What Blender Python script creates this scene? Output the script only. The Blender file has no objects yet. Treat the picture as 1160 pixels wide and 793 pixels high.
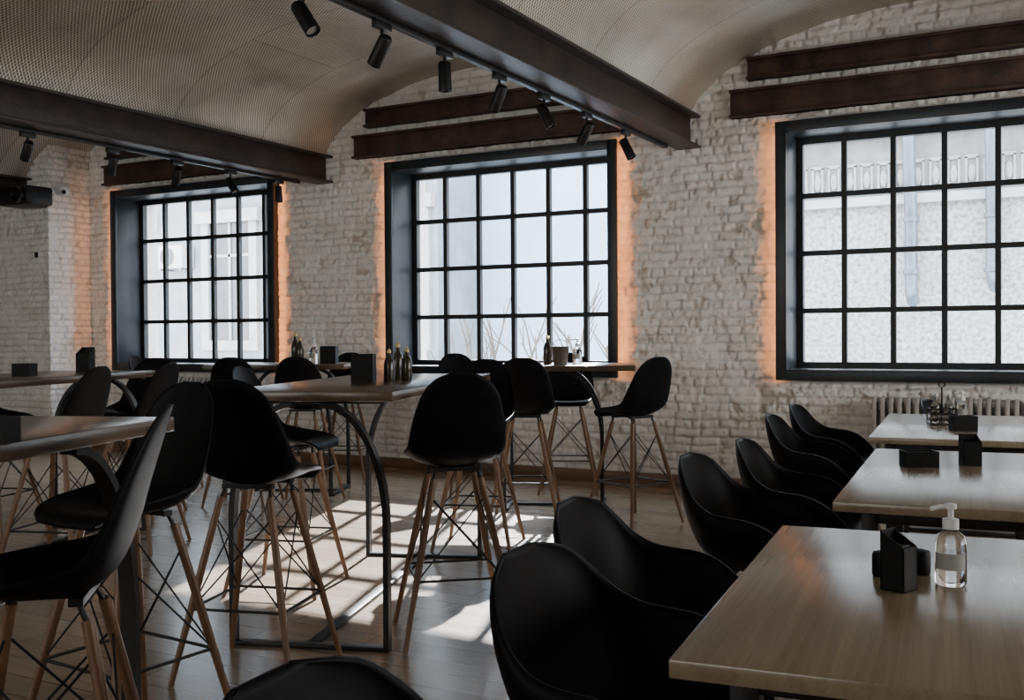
import bpy, bmesh, math, random
import numpy as np
from mathutils import Vector, Matrix, Euler
random.seed(7)
SC = bpy.context.scene
COL = SC.collection
PI = math.pi
R = math.radians
# ------------------------------------------------------------------ camera
HE, F = 1.27, 1182.0
cam_rot = Matrix.Rotation(R(28.5), 4, 'Z') @ Matrix.Rotation(R(90 - 0.82), 4, 'X') @ Matrix.Rotation(R(-0.4), 4, 'Z')
cd = bpy.data.cameras.new('camera')
cam = bpy.data.objects.new('camera', cd)
COL.objects.link(cam)
cam.matrix_world = Matrix.Translation((0, 0, HE)) @ cam_rot
cd.sensor_fit = 'HORIZONTAL'; cd.sensor_width = 36; cd.lens = 36 * F / 1160
cd.clip_start = 0.05; cd.clip_end = 200
SC.camera = cam

def at(px, py, z):
    d = cam_rot.to_3x3() @ Vector(((px - 580) / F, -(py - 396.5) / F, -1))
    t = (z - HE) / d.z
    return Vector((0, 0, HE)) + d * t

# ------------------------------------------------------------------ helpers
def box(bm, c, s, rot=None):
    m = Matrix.Translation(c)
    if rot is not None: m = m @ rot
    m = m @ Matrix.Diagonal((s[0], s[1], s[2], 1))
    return bmesh.ops.create_cube(bm, size=1, matrix=m)['verts']

def bx(bm, x0, x1, y0, y1, z0, z1):
    return box(bm, ((x0 + x1) / 2, (y0 + y1) / 2, (z0 + z1) / 2), (x1 - x0, y1 - y0, z1 - z0))

def tube(bm, p, q, r1, r2=None, seg=12):
    p, q = Vector(p), Vector(q)
    if r2 is None: r2 = r1
    d = q - p
    m = Matrix.Translation((p + q) / 2) @ d.to_track_quat('Z', 'Y').to_matrix().to_4x4()
    bmesh.ops.create_cone(bm, cap_ends=True, segments=seg, radius1=r1, radius2=r2, depth=d.length, matrix=m)

def lathe(bm, prof, seg=24, off=(0, 0, 0)):
    rings = []
    for r, z in prof:
        rings.append([bm.verts.new((off[0] + r * math.cos(2 * PI * k / seg), off[1] + r * math.sin(2 * PI * k / seg), off[2] + z)) for k in range(seg)])
    for a, b in zip(rings, rings[1:]):
        for k in range(seg):
            bm.faces.new((a[k], a[(k + 1) % seg], b[(k + 1) % seg], b[k]))
    bm.faces.new(list(reversed(rings[0]))); bm.faces.new(rings[-1])

def sweep(bm, pts, sec, up=(0, 0, 1)):
    pts = [Vector(p) for p in pts]; up = Vector(up)
    rings = []
    for i, p in enumerate(pts):
        a = pts[max(i - 1, 0)]; b = pts[min(i + 1, len(pts) - 1)]
        t = (b - a).normalized()
        s = t.cross(up)
        if s.length < 1e-4: s = t.cross(Vector((1, 0, 0)))
        s.normalize(); n = s.cross(t)
        rings.append([bm.verts.new(p + s * u + n * v) for u, v in sec])
    k = len(sec)
    for a, b in zip(rings, rings[1:]):
        for j in range(k):
            bm.faces.new((a[j], a[(j + 1) % k], b[(j + 1) % k], b[j]))
    bm.faces.new(list(reversed(rings[0]))); bm.faces.new(rings[-1])

def rsec(w, h): return [(-w / 2, -h / 2), (w / 2, -h / 2), (w / 2, h / 2), (-w / 2, h / 2)]
def csec(r, n=8): return [(r * math.cos(2 * PI * k / n), r * math.sin(2 * PI * k / n)) for k in range(n)]

def obj(name, bm, mat, parent=None, bevel=0, smooth=True, ang=0.7, segs=2):
    bmesh.ops.recalc_face_normals(bm, faces=bm.faces)
    if bevel:
        es = [e for e in bm.edges if len(e.link_faces) == 2 and e.calc_face_angle(0) > 0.8]
        bmesh.ops.bevel(bm, geom=es, offset=bevel, segments=segs, affect='EDGES', profile=0.5, clamp_overlap=True)
    if smooth:
        for f in bm.faces: f.smooth = True
        for e in bm.edges:
            if len(e.link_faces) == 2 and e.calc_face_angle(0) > ang: e.smooth = False
    me = bpy.data.meshes.new(name)
    bm.to_mesh(me); bm.free()
    o = bpy.data.objects.new(name, me)
    me.materials.append(mat)
    COL.objects.link(o)
    if parent: o.parent = parent
    return o

def NB(): return bmesh.new()

def tag(o, label, cat, group=None):
    o['label'] = label; o['category'] = cat
    if group: o['group'] = group
    return o

def thing(name, label, cat, loc=(0, 0, 0), rz=0, group=None):
    o = bpy.data.objects.new(name, None); COL.objects.link(o)
    o.empty_display_size = 0.1
    o.location = loc; o.rotation_euler = (0, 0, rz)
    return tag(o, label, cat, group)

def struct(o):
    o['kind'] = 'structure'; return o

def dup(root, loc, rz, label, group=None):
    r = root.copy(); COL.objects.link(r); r.location = loc; r.rotation_euler = (0, 0, rz); r['label'] = label
    if group: r['group'] = group
    for ch in list(root.children):
        c = ch.copy(); COL.objects.link(c); c.parent = r
        for g in list(ch.children):
            d = g.copy(); COL.objects.link(d); d.parent = c
    return r

# ------------------------------------------------------------------ materials
def nm(name):
    m = bpy.data.materials.new(name); m.use_nodes = True
    nt = m.node_tree; nt.nodes.clear()
    out = nt.nodes.new('ShaderNodeOutputMaterial')
    b = nt.nodes.new('ShaderNodeBsdfPrincipled')
    nt.links.new(b.outputs[0], out.inputs[0])
    return m, nt, b, out

def N(nt, t, **kw):
    n = nt.nodes.new(t)
    for k, v in kw.items():
        if k in n.inputs: n.inputs[k].default_value = v
        else: setattr(n, k, v)
    return n

def ramp(nt, fac, stops):
    r = nt.nodes.new('ShaderNodeValToRGB')
    e = r.color_ramp.elements
    while len(e) < len(stops): e.new(0.5)
    for i, (p, c) in enumerate(stops):
        e[i].position = p; e[i].color = (c[0], c[1], c[2], 1)
    nt.links.new(fac, r.inputs[0])
    return r

def mixc(nt, fac, a, b, mode='MIX'):
    m = nt.nodes.new('ShaderNodeMix'); m.data_type = 'RGBA'; m.blend_type = mode
    if isinstance(fac, (int, float)): m.inputs[0].default_value = fac
    else: nt.links.new(fac, m.inputs[0])
    for s, v in ((6, a), (7, b)):
        if isinstance(v, tuple): m.inputs[s].default_value = (v[0], v[1], v[2], 1)
        else: nt.links.new(v, m.inputs[s])
    return m.outputs[2]

def pmat(name, c1, c2, scale=8, rough=0.5, metal=0.0, bump=0.0, rvar=0.08, spec=0.5, bscale=None, lo=.3, hi=.7):
    m, nt, b, out = nm(name)
    tc = N(nt, 'ShaderNodeTexCoord')
    n = N(nt, 'ShaderNodeTexNoise', Scale=scale, Detail=5.0)
    nt.links.new(tc.outputs['Object'], n.inputs['Vector'])
    r = ramp(nt, n.outputs[0], [(lo, c1), (hi, c2)])
    nt.links.new(r.outputs[0], b.inputs['Base Color'])
    mr = N(nt, 'ShaderNodeMapRange'); mr.inputs[3].default_value = max(rough - rvar, 0.02); mr.inputs[4].default_value = min(rough + rvar, 1)
    nt.links.new(n.outputs[0], mr.inputs[0]); nt.links.new(mr.outputs[0], b.inputs['Roughness'])
    b.inputs['Metallic'].default_value = metal
    b.inputs['Specular IOR Level'].default_value = spec
    if bump:
        n2 = N(nt, 'ShaderNodeTexNoise', Scale=bscale or scale * 6, Detail=4.0)
        nt.links.new(tc.outputs['Object'], n2.inputs['Vector'])
        bp = N(nt, 'ShaderNodeBump', Strength=bump, Distance=0.01)
        nt.links.new(n2.outputs[0], bp.inputs['Height']); nt.links.new(bp.outputs[0], b.inputs['Normal'])
    return m

def wood(name, c1, c2, c3, rough=0.4, axis='Y', freq=9.0, fine=.84):
    m, nt, b, out = nm(name)
    tc = N(nt, 'ShaderNodeTexCoord')
    mp = N(nt, 'ShaderNodeMapping')
    s = {'Y': (freq, 0.45, freq), 'X': (0.45, freq, freq), 'Z': (freq, freq, 0.45)}[axis]
    mp.inputs['Scale'].default_value = s
    nt.links.new(tc.outputs['Object'], mp.inputs[0])
    n = N(nt, 'ShaderNodeTexNoise', Scale=1.6, Detail=6.0, Roughness=0.6, Distortion=0.5)
    nt.links.new(mp.outputs[0], n.inputs['Vector'])
    mp2 = N(nt, 'ShaderNodeMapping'); mp2.inputs['Scale'].default_value = tuple(v * (9 if v > 1 else 4) for v in s)
    nt.links.new(tc.outputs['Object'], mp2.inputs[0])
    n2 = N(nt, 'ShaderNodeTexNoise', Scale=1.6, Detail=2.0)
    nt.links.new(mp2.outputs[0], n2.inputs['Vector'])
    r = ramp(nt, n.outputs[0], [(0.3, c1), (0.52, c2), (0.72, c3)])
    r2 = ramp(nt, n2.outputs[0], [(0.3, (fine, fine, fine)), (0.65, (1, 1, 1))])
    c = mixc(nt, 0.8, r.outputs[0], r2.outputs[0], 'MULTIPLY')
    nt.links.new(c, b.inputs['Base Color'])
    mr = N(nt, 'ShaderNodeMapRange'); mr.inputs[3].default_value = rough - 0.02; mr.inputs[4].default_value = rough + 0.04
    nt.links.new(n2.outputs[0], mr.inputs[0]); nt.links.new(mr.outputs[0], b.inputs['Roughness'])
    bp = N(nt, 'ShaderNodeBump', Strength=0.02, Distance=0.002)
    nt.links.new(n2.outputs[0], bp.inputs['Height']); nt.links.new(bp.outputs[0], b.inputs['Normal'])
    return m

def brick_mat(name):
    # paint colour comes from the modelled bricks (a vertex attribute), broken up by noise
    m, nt, b, out = nm(name)
    tc = N(nt, 'ShaderNodeTexCoord')
    at_ = N(nt, 'ShaderNodeAttribute'); at_.attribute_name = 'paint'
    n1 = N(nt, 'ShaderNodeTexNoise', Scale=3.0, Detail=9.0, Roughness=0.7); nt.links.new(tc.outputs['Object'], n1.inputs['Vector'])
    r1 = ramp(nt, n1.outputs[0], [(0.32, (0.82, 0.79, 0.74)), (0.5, (1, 1, 1))])
    c = mixc(nt, 0.8, at_.outputs['Color'], r1.outputs[0], 'MULTIPLY')
    n2 = N(nt, 'ShaderNodeTexNoise', Scale=55.0, Detail=6.0, Roughness=0.7); nt.links.new(tc.outputs['Object'], n2.inputs['Vector'])
    r2 = ramp(nt, n2.outputs[0], [(0.3, (0.72, 0.69, 0.64)), (0.45, (1, 1, 1))])
    c = mixc(nt, 0.6, c, r2.outputs[0], 'MULTIPLY')
    nt.links.new(c, b.inputs['Base Color']); b.inputs['Roughness'].default_value = 0.62
    b.inputs['Specular IOR Level'].default_value = 0.35
    bp = N(nt, 'ShaderNodeBump', Strength=0.8, Distance=0.006)
    nt.links.new(n2.outputs[0], bp.inputs['Height']); nt.links.new(bp.outputs[0], b.inputs['Normal'])
    return m

def floor_mat():
    m, nt, b, out = nm('oak floorboards')
    tc = N(nt, 'ShaderNodeTexCoord')
    br = N(nt, 'ShaderNodeTexBrick'); nt.links.new(tc.outputs['Object'], br.inputs['Vector'])
    br.inputs['Scale'].default_value = 1; br.inputs['Brick Width'].default_value = 1.3; br.inputs['Row Height'].default_value = 0.15
    br.inputs['Mortar Size'].default_value = 0.0022; br.offset = 0.37
    br.inputs['Color1'].default_value = (0.31, 0.238, 0.17, 1); br.inputs['Color2'].default_value = (0.23, 0.17, 0.118, 1); br.inputs['Mortar'].default_value = (0.06, 0.045, 0.033, 1)
    mp = N(nt, 'ShaderNodeMapping'); mp.inputs['Scale'].default_value = (0.9, 24, 1); nt.links.new(tc.outputs['Object'], mp.inputs[0])
    n = N(nt, 'ShaderNodeTexNoise', Scale=2.0, Detail=6.0, Distortion=0.4); nt.links.new(mp.outputs[0], n.inputs['Vector'])
    r = ramp(nt, n.outputs[0], [(0.3, (0.8, 0.8, 0.8)), (0.7, (1.04, 1.04, 1.03))])
    c = mixc(nt, 0.9, br.outputs['Color'], r.outputs[0], 'MULTIPLY')
    nt.links.new(c, b.inputs['Base Color'])
    mr = N(nt, 'ShaderNodeMapRange'); mr.inputs[3].default_value = 0.18; mr.inputs[4].default_value = 0.30
    nt.links.new(n.outputs[0], mr.inputs[0]); nt.links.new(mr.outputs[0], b.inputs['Roughness'])
    b.inputs['Specular IOR Level'].default_value = 0.9
    bp = N(nt, 'ShaderNodeBump', Strength=0.06, Distance=0.002); nt.links.new(n.outputs[0], bp.inputs['Height']); nt.links.new(bp.outputs[0], b.inputs['Normal'])
    return m

def mesh_ceiling_mat():
    m, nt, b, out = nm('expanded metal mesh')
    uv = N(nt, 'ShaderNodeUVMap')
    sp = N(nt, 'ShaderNodeSeparateXYZ'); nt.links.new(uv.outputs[0], sp.inputs[0])
    def sn(a, bcoef):
        p = N(nt, 'ShaderNodeMath', operation='MULTIPLY'); nt.links.new(sp.outputs[0], p.inputs[0]); p.inputs[1].default_value = a
        q = N(nt, 'ShaderNodeMath', operation='MULTIPLY_ADD'); nt.links.new(sp.outputs[1], q.inputs[0]); q.inputs[1].default_value = bcoef; nt.links.new(p.outputs[0], q.inputs[2])
        s = N(nt, 'ShaderNodeMath', operation='SINE'); nt.links.new(q.outputs[0], s.inputs[0]); return s
    k1, k2 = 74.0, 112.0
    s1, s2 = sn(k1, k2), sn(k1, -k2)
    mu = N(nt, 'ShaderNodeMath', operation='MULTIPLY'); nt.links.new(s1.outputs[0], mu.inputs[0]); nt.links.new(s2.outputs[0], mu.inputs[1])
    ab = N(nt, 'ShaderNodeMath', operation='ABSOLUTE'); nt.links.new(mu.outputs[0], ab.inputs[0])
    n = N(nt, 'ShaderNodeTexNoise', Scale=0.9, Detail=5.0, Roughness=0.6); nt.links.new(uv.outputs[0], n.inputs['Vector'])
    r = ramp(nt, ab.outputs[0], [(0.08, (1.0, 0.94, 0.82)), (0.45, (0.30, 0.277, 0.235))])
    r2 = ramp(nt, n.outputs[0], [(0.32, (0.66, 0.65, 0.62)), (0.68, (1.08, 1.07, 1.05))])
    c = mixc(nt, 0.9, r.outputs[0], r2.outputs[0], 'MULTIPLY')
    br = N(nt, 'ShaderNodeTexBrick'); nt.links.new(uv.outputs[0], br.inputs['Vector'])
    br.inputs['Scale'].default_value = 1; br.inputs['Brick Width'].default_value = 2.2; br.inputs['Row Height'].default_value = 1.05; br.inputs['Mortar Size'].default_value = 0.008
    br.inputs['Color1'].default_value = (1, 1, 1, 1); br.inputs['Color2'].default_value = (.84, .84, .84, 1); br.inputs['Mortar'].default_value = (.64, .63, .61, 1)
    c = mixc(nt, 1.0, c, br.outputs['Color'], 'MULTIPLY')
    nt.links.new(c, b.inputs['Base Color']); b.inputs['Roughness'].default_value = 0.33; b.inputs['Metallic'].default_value = 0.45
    nb = N(nt, 'ShaderNodeTexNoise', Scale=1.3, Detail=1.0); nt.links.new(uv.outputs[0], nb.inputs['Vector'])
    bp0 = N(nt, 'ShaderNodeBump', Strength=0.6, Distance=0.16); nt.links.new(nb.outputs[0], bp0.inputs['Height'])
    bp = N(nt, 'ShaderNodeBump', Strength=0.5, Distance=0.006, invert=True); nt.links.new(ab.outputs[0], bp.inputs['Height']); nt.links.new(bp0.outputs[0], bp.inputs['Normal']); nt.links.new(bp.outputs[0], b.inputs['Normal'])
    return m

def pane_mat():
    m, nt, b, out = nm('window glass'); nt.nodes.remove(b)
    tr = N(nt, 'ShaderNodeBsdfTransparent'); tr.inputs[0].default_value = (0.95, 0.975, 1.0, 1)
    gl = N(nt, 'ShaderNodeBsdfGlossy'); gl.inputs['Roughness'].default_value = 0.02
    fr = N(nt, 'ShaderNodeFresnel', IOR=1.2)
    mx = N(nt, 'ShaderNodeMixShader')
    nt.links.new(fr.outputs[0], mx.inputs[0]); nt.links.new(tr.outputs[0], mx.inputs[1]); nt.links.new(gl.outputs[0], mx.inputs[2])
    nt.links.new(mx.outputs[0], out.inputs[0])
    return m

def emit(name, col, s):
    m, nt, b, out = nm(name)
    b.inputs['Base Color'].default_value = (*col, 1)
    b.inputs['Emission Color'].default_value = (*col, 1); b.inputs['Emission Strength'].default_value = s
    return m

def glass(name, col, rough=0.02, ior=1.4):
    m, nt, b, out = nm(name)
    b.inputs['Base Color'].default_value = (*col, 1); b.inputs['Transmission Weight'].default_value = 1.0
    b.inputs['Roughness'].default_value = rough; b.inputs['IOR'].default_value = ior
    return m

M = {}
M['brick'] = brick_mat('white painted brick')
M['plain'] = pmat('pale painted masonry', (0.50, 0.47, 0.42), (0.64, 0.61, 0.56), 3, 0.8, 0, 0.6)
M['floor'] = floor_mat()
M['mesh'] = mesh_ceiling_mat()
M['rust'] = pmat('brown painted steel', (0.018, 0.012, 0.009), (0.048, 0.031, 0.023), 5, 0.5, 0.2, 0.3)
M['rust2'] = pmat('weathered brown steel', (0.024, 0.014, 0.010), (0.090, 0.050, 0.034), 6, 0.65, 0.1, 0.6)
M['steel'] = pmat('black blue steel', (0.006, 0.009, 0.013), (0.012, 0.017, 0.023), 6, 0.4, 0.0, 0.05)
M['bars'] = pmat('black window bars', (0.005, 0.006, 0.007), (0.008, 0.009, 0.011), 6, 0.5)
M['blackmetal'] = pmat('black powder coat', (0.006, 0.006, 0.007), (0.012, 0.012, 0.013), 20, 0.45, 0.0, spec=.3)
M['plastic'] = pmat('black moulded plastic', (0.003, 0.003, 0.004), (0.005, 0.005, 0.006), 12, 0.50, 0.0, 0.03, 0.05, 0.09, 300)
M['blackbox'] = pmat('black satin board', (0.004, 0.004, 0.005), (0.008, 0.008, 0.008), 30, 0.55, spec=.15)
M['table'] = wood('oak table top', (0.20, 0.147, 0.093), (0.26, 0.198, 0.13), (0.315, 0.246, 0.168), 0.23, freq=13, fine=.84)
M['bartable'] = wood('brown bar table top', (0.07, 0.045, 0.028), (0.10, 0.067, 0.042), (0.13, 0.088, 0.056), 0.25, freq=14, fine=.9)
M['leg'] = wood('beech leg', (0.13, 0.066, 0.033), (0.175, 0.092, 0.047), (0.215, 0.118, 0.06), 0.42, 'Z', 30)
M['base'] = wood('brown baseboard', (0.13, 0.075, 0.04), (0.18, 0.10, 0.055), (0.22, 0.13, 0.07), 0.4, 'X')
M['pane'] = pane_mat()
M['led'] = emit('orange led strip', (1.0, 0.33, 0.085), 28.0)
M['lens'] = pmat('lamp lens', (0.25, 0.24, 0.22), (0.35, 0.33, 0.30), 30, 0.15)
M['radiator'] = pmat('dull cream radiator enamel', (0.34, 0.32, 0.29), (0.42, 0.40, 0.365), 10, 0.5)
M['white'] = pmat('white plastic', (0.70, 0.70, 0.70), (0.78, 0.78, 0.78), 10, 0.4)
M['acgrey'] = pmat('weathered grey casing', (0.26, 0.27, 0.28), (0.34, 0.35, 0.36), 6, 0.5)
M['clear'] = glass('clear plastic', (0.96, 0.98, 0.98), 0.0, 1.33)
M['cruet'] = glass('smoky cruet glass', (0.30, 0.27, 0.22))
M['sauce'] = pmat('dark bottle', (0.02, 0.015, 0.008), (0.04, 0.03, 0.015), 10, 0.2)
M['gold'] = pmat('brass cap', (0.30, 0.22, 0.09), (0.38, 0.28, 0.12), 20, 0.35, 0.8)
M['tin'] = pmat('grey tin', (0.20, 0.19, 0.19), (0.28, 0.27, 0.26), 14, 0.4, 0.6)
M['browncup'] = pmat('dark brown metal', (0.07, 0.05, 0.042), (0.12, 0.09, 0.075), 14, 0.45, 0.3)
M['paper'] = pmat('grey paper', (0.35, 0.35, 0.34), (0.45, 0.45, 0.44), 20, 0.8)
M['stucco'] = pmat('mottled pale stucco', (0.10, 0.098, 0.092), (0.25, 0.25, 0.243), 16, 0.9, 0, 1.0, bscale=40, lo=.32, hi=.60)
M['bluewall'] = pmat('pale blue render', (0.24, 0.31, 0.39), (0.29, 0.36, 0.44), 1.2, 0.9)
M['facade'] = pmat('grey facade render', (0.12, 0.135, 0.15), (0.19, 0.21, 0.225), 2.2, 0.9)
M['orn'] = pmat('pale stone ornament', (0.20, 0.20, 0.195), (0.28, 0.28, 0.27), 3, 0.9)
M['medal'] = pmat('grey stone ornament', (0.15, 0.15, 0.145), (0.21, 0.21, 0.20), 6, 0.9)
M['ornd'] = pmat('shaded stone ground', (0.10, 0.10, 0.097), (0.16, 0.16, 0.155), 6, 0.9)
M['pipe'] = pmat('zinc pipe', (0.05, 0.065, 0.08), (0.085, 0.105, 0.125), 6, 0.4, 0.2)
M['dglass'] = pmat('dim window glass', (0.015, 0.02, 0.025), (0.035, 0.042, 0.05), 2, 0.2)
M['street'] = pmat('pale paving', (0.35, 0.35, 0.34), (0.45, 0.45, 0.44), 2, 0.9)
M['bark'] = pmat('grey bark', (0.06, 0.05, 0.04), (0.10, 0.085, 0.07), 10, 0.9)

# ------------------------------------------------------------------ room shell
YW = 8.28; Z0, Z1 = 0.90, 2.93; WW = 2.40
WL = [-9.63, -5.85, -2.10]
BEAMS = [-14.16, -10.38, -6.60, -2.82, 0.96, 4.74]
XL, XR, YF, ZT = -14.16, 4.74, -4.0, 4.1
XP = -10.02     # where the back wall steps forward on the left
YP = 7.72
SPRING, RISE = 3.03, 0.70

bm = NB(); bx(bm, XL - .2, XR + .2, YF - .2, YW + .6, -0.2, 0)
struct(obj('floor', bm, M['floor'], smooth=False))

def quad(bm, *p): return bm.faces.new([bm.verts.new(q) for q in p])

# ---- modelled rough brickwork
def hsh(i, j, s=0.0):
    v = np.sin(i * 127.1 + j * 311.7 + s * 74.7) * 43758.5453
    return v - np.floor(v)
def vnoise(x, z, sc, s=0.0):
    x = x * sc; z = z * sc
    xi, zi = np.floor(x), np.floor(z); fx, fz = x - xi, z - zi
    fx = fx * fx * (3 - 2 * fx); fz = fz * fz * (3 - 2 * fz)
    a = hsh(xi, zi, s) * (1 - fx) + hsh(xi + 1, zi, s) * fx
    b = hsh(xi, zi + 1, s) * (1 - fx) + hsh(xi + 1, zi + 1, s) * fx
    return a * (1 - fz) + b * fz
def fbm(x, z, sc, s=0.0, o=4):
    r = 0; a = .5; t = 0
    for k in range(o):
        r = r + a * vnoise(x, z, sc * 2 ** k, s + k * 3.1); t += a; a *= .55
    return r / t
def sstep(a, b, x):
    t = np.clip((x - a) / (b - a), 0, 1); return t * t * (3 - 2 * t)

def brick_wall(name, u0, u1, z0, z1, fn, wins=(), seed=0, step=.0112):
    nu = int((u1 - u0) / step) + 1; nz = int((z1 - z0) / step) + 1
    U, Z = np.meshgrid(np.linspace(u0, u1, nu), np.linspace(z0, z1, nz))
    wu = (fbm(U, Z, 3.5, seed + 1) - .5) * .04 + (fbm(U, Z, 14, seed + 2) - .5) * .014
    wz = (fbm(U, Z, 2.5, seed + 5) - .5) * .032 + (fbm(U, Z, 16, seed + 6) - .5) * .013
    u, z = U + wu, Z + wz
    H = .070
    row = np.floor(z / H); fz = z - row * H
    L = np.where(hsh(row, row * 0, seed + 9) > .65, .118, .236)
    uo = u + hsh(row, row * 0 + 3, seed) * .25
    col = np.floor(uo / L); fu = uo - col * L
    hb = hsh(col, row, seed + 4); hb2 = hsh(col, row, seed + 8); hb3 = hsh(col, row, seed + 12)
    d = np.minimum(np.minimum(fu, L - fu), np.minimum(fz, H - fz))
    fill = sstep(.38, .60, fbm(U, Z, 4, seed + 20))              # where paint fills the joints
    jd = .5 + .5 * fill
    j = sstep(.002, .016, d + (fbm(U, Z, 40, seed + 22) - .5) * .009)
    h = -.016 * (1 - j) * jd + (hb - .5) * .014 + (fu / L - .5) * (hb2 - .5) * .015 + (fz / H - .5) * (hb3 - .5) * .013
    h = h + (fbm(U, Z, 22, seed + 30, 4) - .5) * .020
    near = np.full(U.shape, 9.0); rec = np.zeros(U.shape); hole = np.zeros(U.shape, bool); rev = np.zeros(U.shape)
    for Lw in wins:
        g = .042
        du = np.maximum(np.maximum(Lw + g - U, U - (Lw + WW - g)), 0); dz = np.maximum(np.maximum(Z0 + g - Z, Z - (Z1 - g)), 0)
        rag = (hsh(row, row * 0 + (Lw > -4) * 5 + (U > Lw + 1), seed + 40) - .5) * .09 + (fbm(U, Z, 12, seed + 44) - .5) * .06
        dd = np.maximum(du / (.185 + rag), dz / .075)
        near = np.minimum(near, np.maximum(du, dz))
        rec = np.maximum(rec, .06 * np.clip((1 - dd) * 1.6, 0, 1))
        rev = np.maximum(rev, sstep(1.0, .9, dd))
        hole |= (du <= 0) & (dz <= 0)
    prox = np.clip(1 - (near - .15) / .30, 0, 1)
    cn = fbm(U, Z, 9, seed + 50, 5); cn2 = fbm(U, Z, 30, seed + 53, 4)
    chip = sstep(.03, -.03, cn - (.262 + .13 * prox)) * .8 + sstep(.02, -.02, cn2 - (.255 + .09 * prox)) * .7
    chip = np.clip(chip, 0, 1) * (1 - .6 * rev)
    h = (h - chip * .014) * (1 - .45 * rev)
    X3 = fn(U, Z, h - rec)
    base = np.array([.89, .868, .825]); dark = np.array([.42, .33, .25])
    val = (.90 + .10 * hb3) * (1 - .26 * (1 - j) * jd * (1 - .5 * rev))
    colr = base[None, None, :] * val[..., None]
    k = (chip * .65)[..., None]
    colr = colr * (1 - k) + dark[None, None, :] * k
    rgba = np.concatenate([colr, np.ones(U.shape + (1,))], 2).astype(np.float32)
    idx = np.arange(nu * nz).reshape(nz, nu)
    quads = np.stack([idx[:-1, :-1], idx[:-1, 1:], idx[1:, 1:], idx[1:, :-1]], -1)
    hm = hole[:-1, :-1] & hole[:-1, 1:] & hole[1:, 1:] & hole[1:, :-1]
    quads = quads[~hm].astype(np.int32)
    nf = len(quads)
    me = bpy.data.meshes.new(name)
    me.vertices.add(nu * nz); me.vertices.foreach_set('co', X3.reshape(-1).astype(np.float32))
    me.loops.add(nf * 4); me.loops.foreach_set('vertex_index', quads.reshape(-1))
    me.polygons.add(nf); me.polygons.foreach_set('loop_start', (np.arange(nf) * 4).astype(np.int32))
    me.polygons.foreach_set('use_smooth', np.ones(nf, bool))
    ca = me.color_attributes.new('paint', 'FLOAT_COLOR', 'POINT'); ca.data.foreach_set('color', rgba.reshape(-1))
    me.update(calc_edges=True); me.validate()
    me.materials.append(M['brick'])
    o = bpy.data.objects.new(name, me); COL.objects.link(o)
    return struct(o)

brick_wall('wall_back', XP, 2.0, 0, 3.95, lambda U, Z, h: np.stack([U, YW - h, Z], -1), WL, 3)
brick_wall('wall_back_left', -12.2, XP, 0, 3.95, lambda U, Z, h: np.stack([U, YP - h, Z], -1), (), 17)
brick_wall('wall_corner', YP, YW + .02, 0, 3.95, lambda U, Z, h: np.stack([XP + h, U, Z], -1), (), 29)
# masonry behind the brick faces, with the window jambs
bm = NB(); th = .60
xs = [XP - .2]
for L in WL: xs += [L + .042, L + WW - .042]
xs.append(XR)
zs = [0, Z0 + .042, Z1 - .042, ZT]
for i in range(len(xs) - 1):
    for j in range(3):
        if i % 2 == 1 and j == 1: continue
        bx(bm, xs[i], xs[i + 1], YW + .085, YW + th, zs[j], zs[j + 1])
struct(obj('wall_outer', bm, M['plain'], smooth=False))
bm = NB(); bx(bm, XL, XP - .03, YP + .03, YW + .6, 0, ZT); struct(obj('wall_outer_left', bm, M['plain'], smooth=False))
bm = NB(); bx(bm, 2.0, XR, YW - .005, YW + .08, 0, ZT); struct(obj('wall_back_right', bm, M['plain'], smooth=False))
bm = NB(); bx(bm, XL, -12.2, YP - .005, YP + .03, 0, ZT); struct(obj('wall_far_left', bm, M['plain'], smooth=False))
bm = NB(); bx(bm, XL - .2, XL, YF, YW + .6, 0, ZT); struct(obj('wall_left', bm, M['plain'], smooth=False))
bm = NB(); bx(bm, XR, XR + .2, YF, YW + .6, 0, ZT); struct(obj('wall_right', bm, M['plain'], smooth=False))
bm = NB(); bx(bm, XL - .2, XR + .2, YF - .2, YF, 0, ZT); struct(obj('wall_front', bm, M['plain'], smooth=False))
bm = NB(); bx(bm, XP + .02, XR, YW - .035, YW + .02, 0, .10); struct(obj('baseboard_back', bm, M['base'], bevel=.004))
bm = NB(); bx(bm, XL, XP, YP - .035, YP + .02, 0, .10); struct(obj('baseboard_left', bm, M['base'], bevel=.004))

# vaulted mesh ceiling
bm = NB(); uvl = bm.loops.layers.uv.new('UVMap')
for i in range(5):
    a, b = BEAMS[i], BEAMS[i + 1]; c = (a + b) / 2; h = (b - a) / 2
    n = 40; prev = None; s = 0
    pts = []
    for k in range(n + 1):
        q = -math.cos(PI * k / n)
        z = SPRING + RISE * max(0, 1 - abs(q) ** 2.2) ** 0.6
        pts.append((c + q * h, z))
    for (x0, z0), (x1, z1) in zip(pts, pts[1:]):
        l = math.hypot(x1 - x0, z1 - z0)
        yb = YW + 0.1 if a > -10.4 else YP + 0.1
        f = bm.faces.new([bm.verts.new(p) for p in ((x0, YF, z0), (x0, yb, z0), (x1, yb, z1), (x1, YF, z1))])
        for lp, uv in zip(f.loops, ((s, YF), (s, yb), (s + l, yb), (s + l, YF))): lp[uvl].uv = uv
        s += l
bmesh.ops.remove_doubles(bm, verts=bm.verts, dist=0.0003)
for f in bm.faces: f.smooth = True
for e in bm.edges:
    if len(e.link_faces) == 2 and e.calc_face_angle(0) > 0.9: e.smooth = False
me = bpy.data.meshes.new('ceiling'); bm.to_mesh(me); bm.free(); me.materials.append(M['mesh'])
co = bpy.data.objects.new('ceiling', me); COL.objects.link(co); struct(co)

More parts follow.
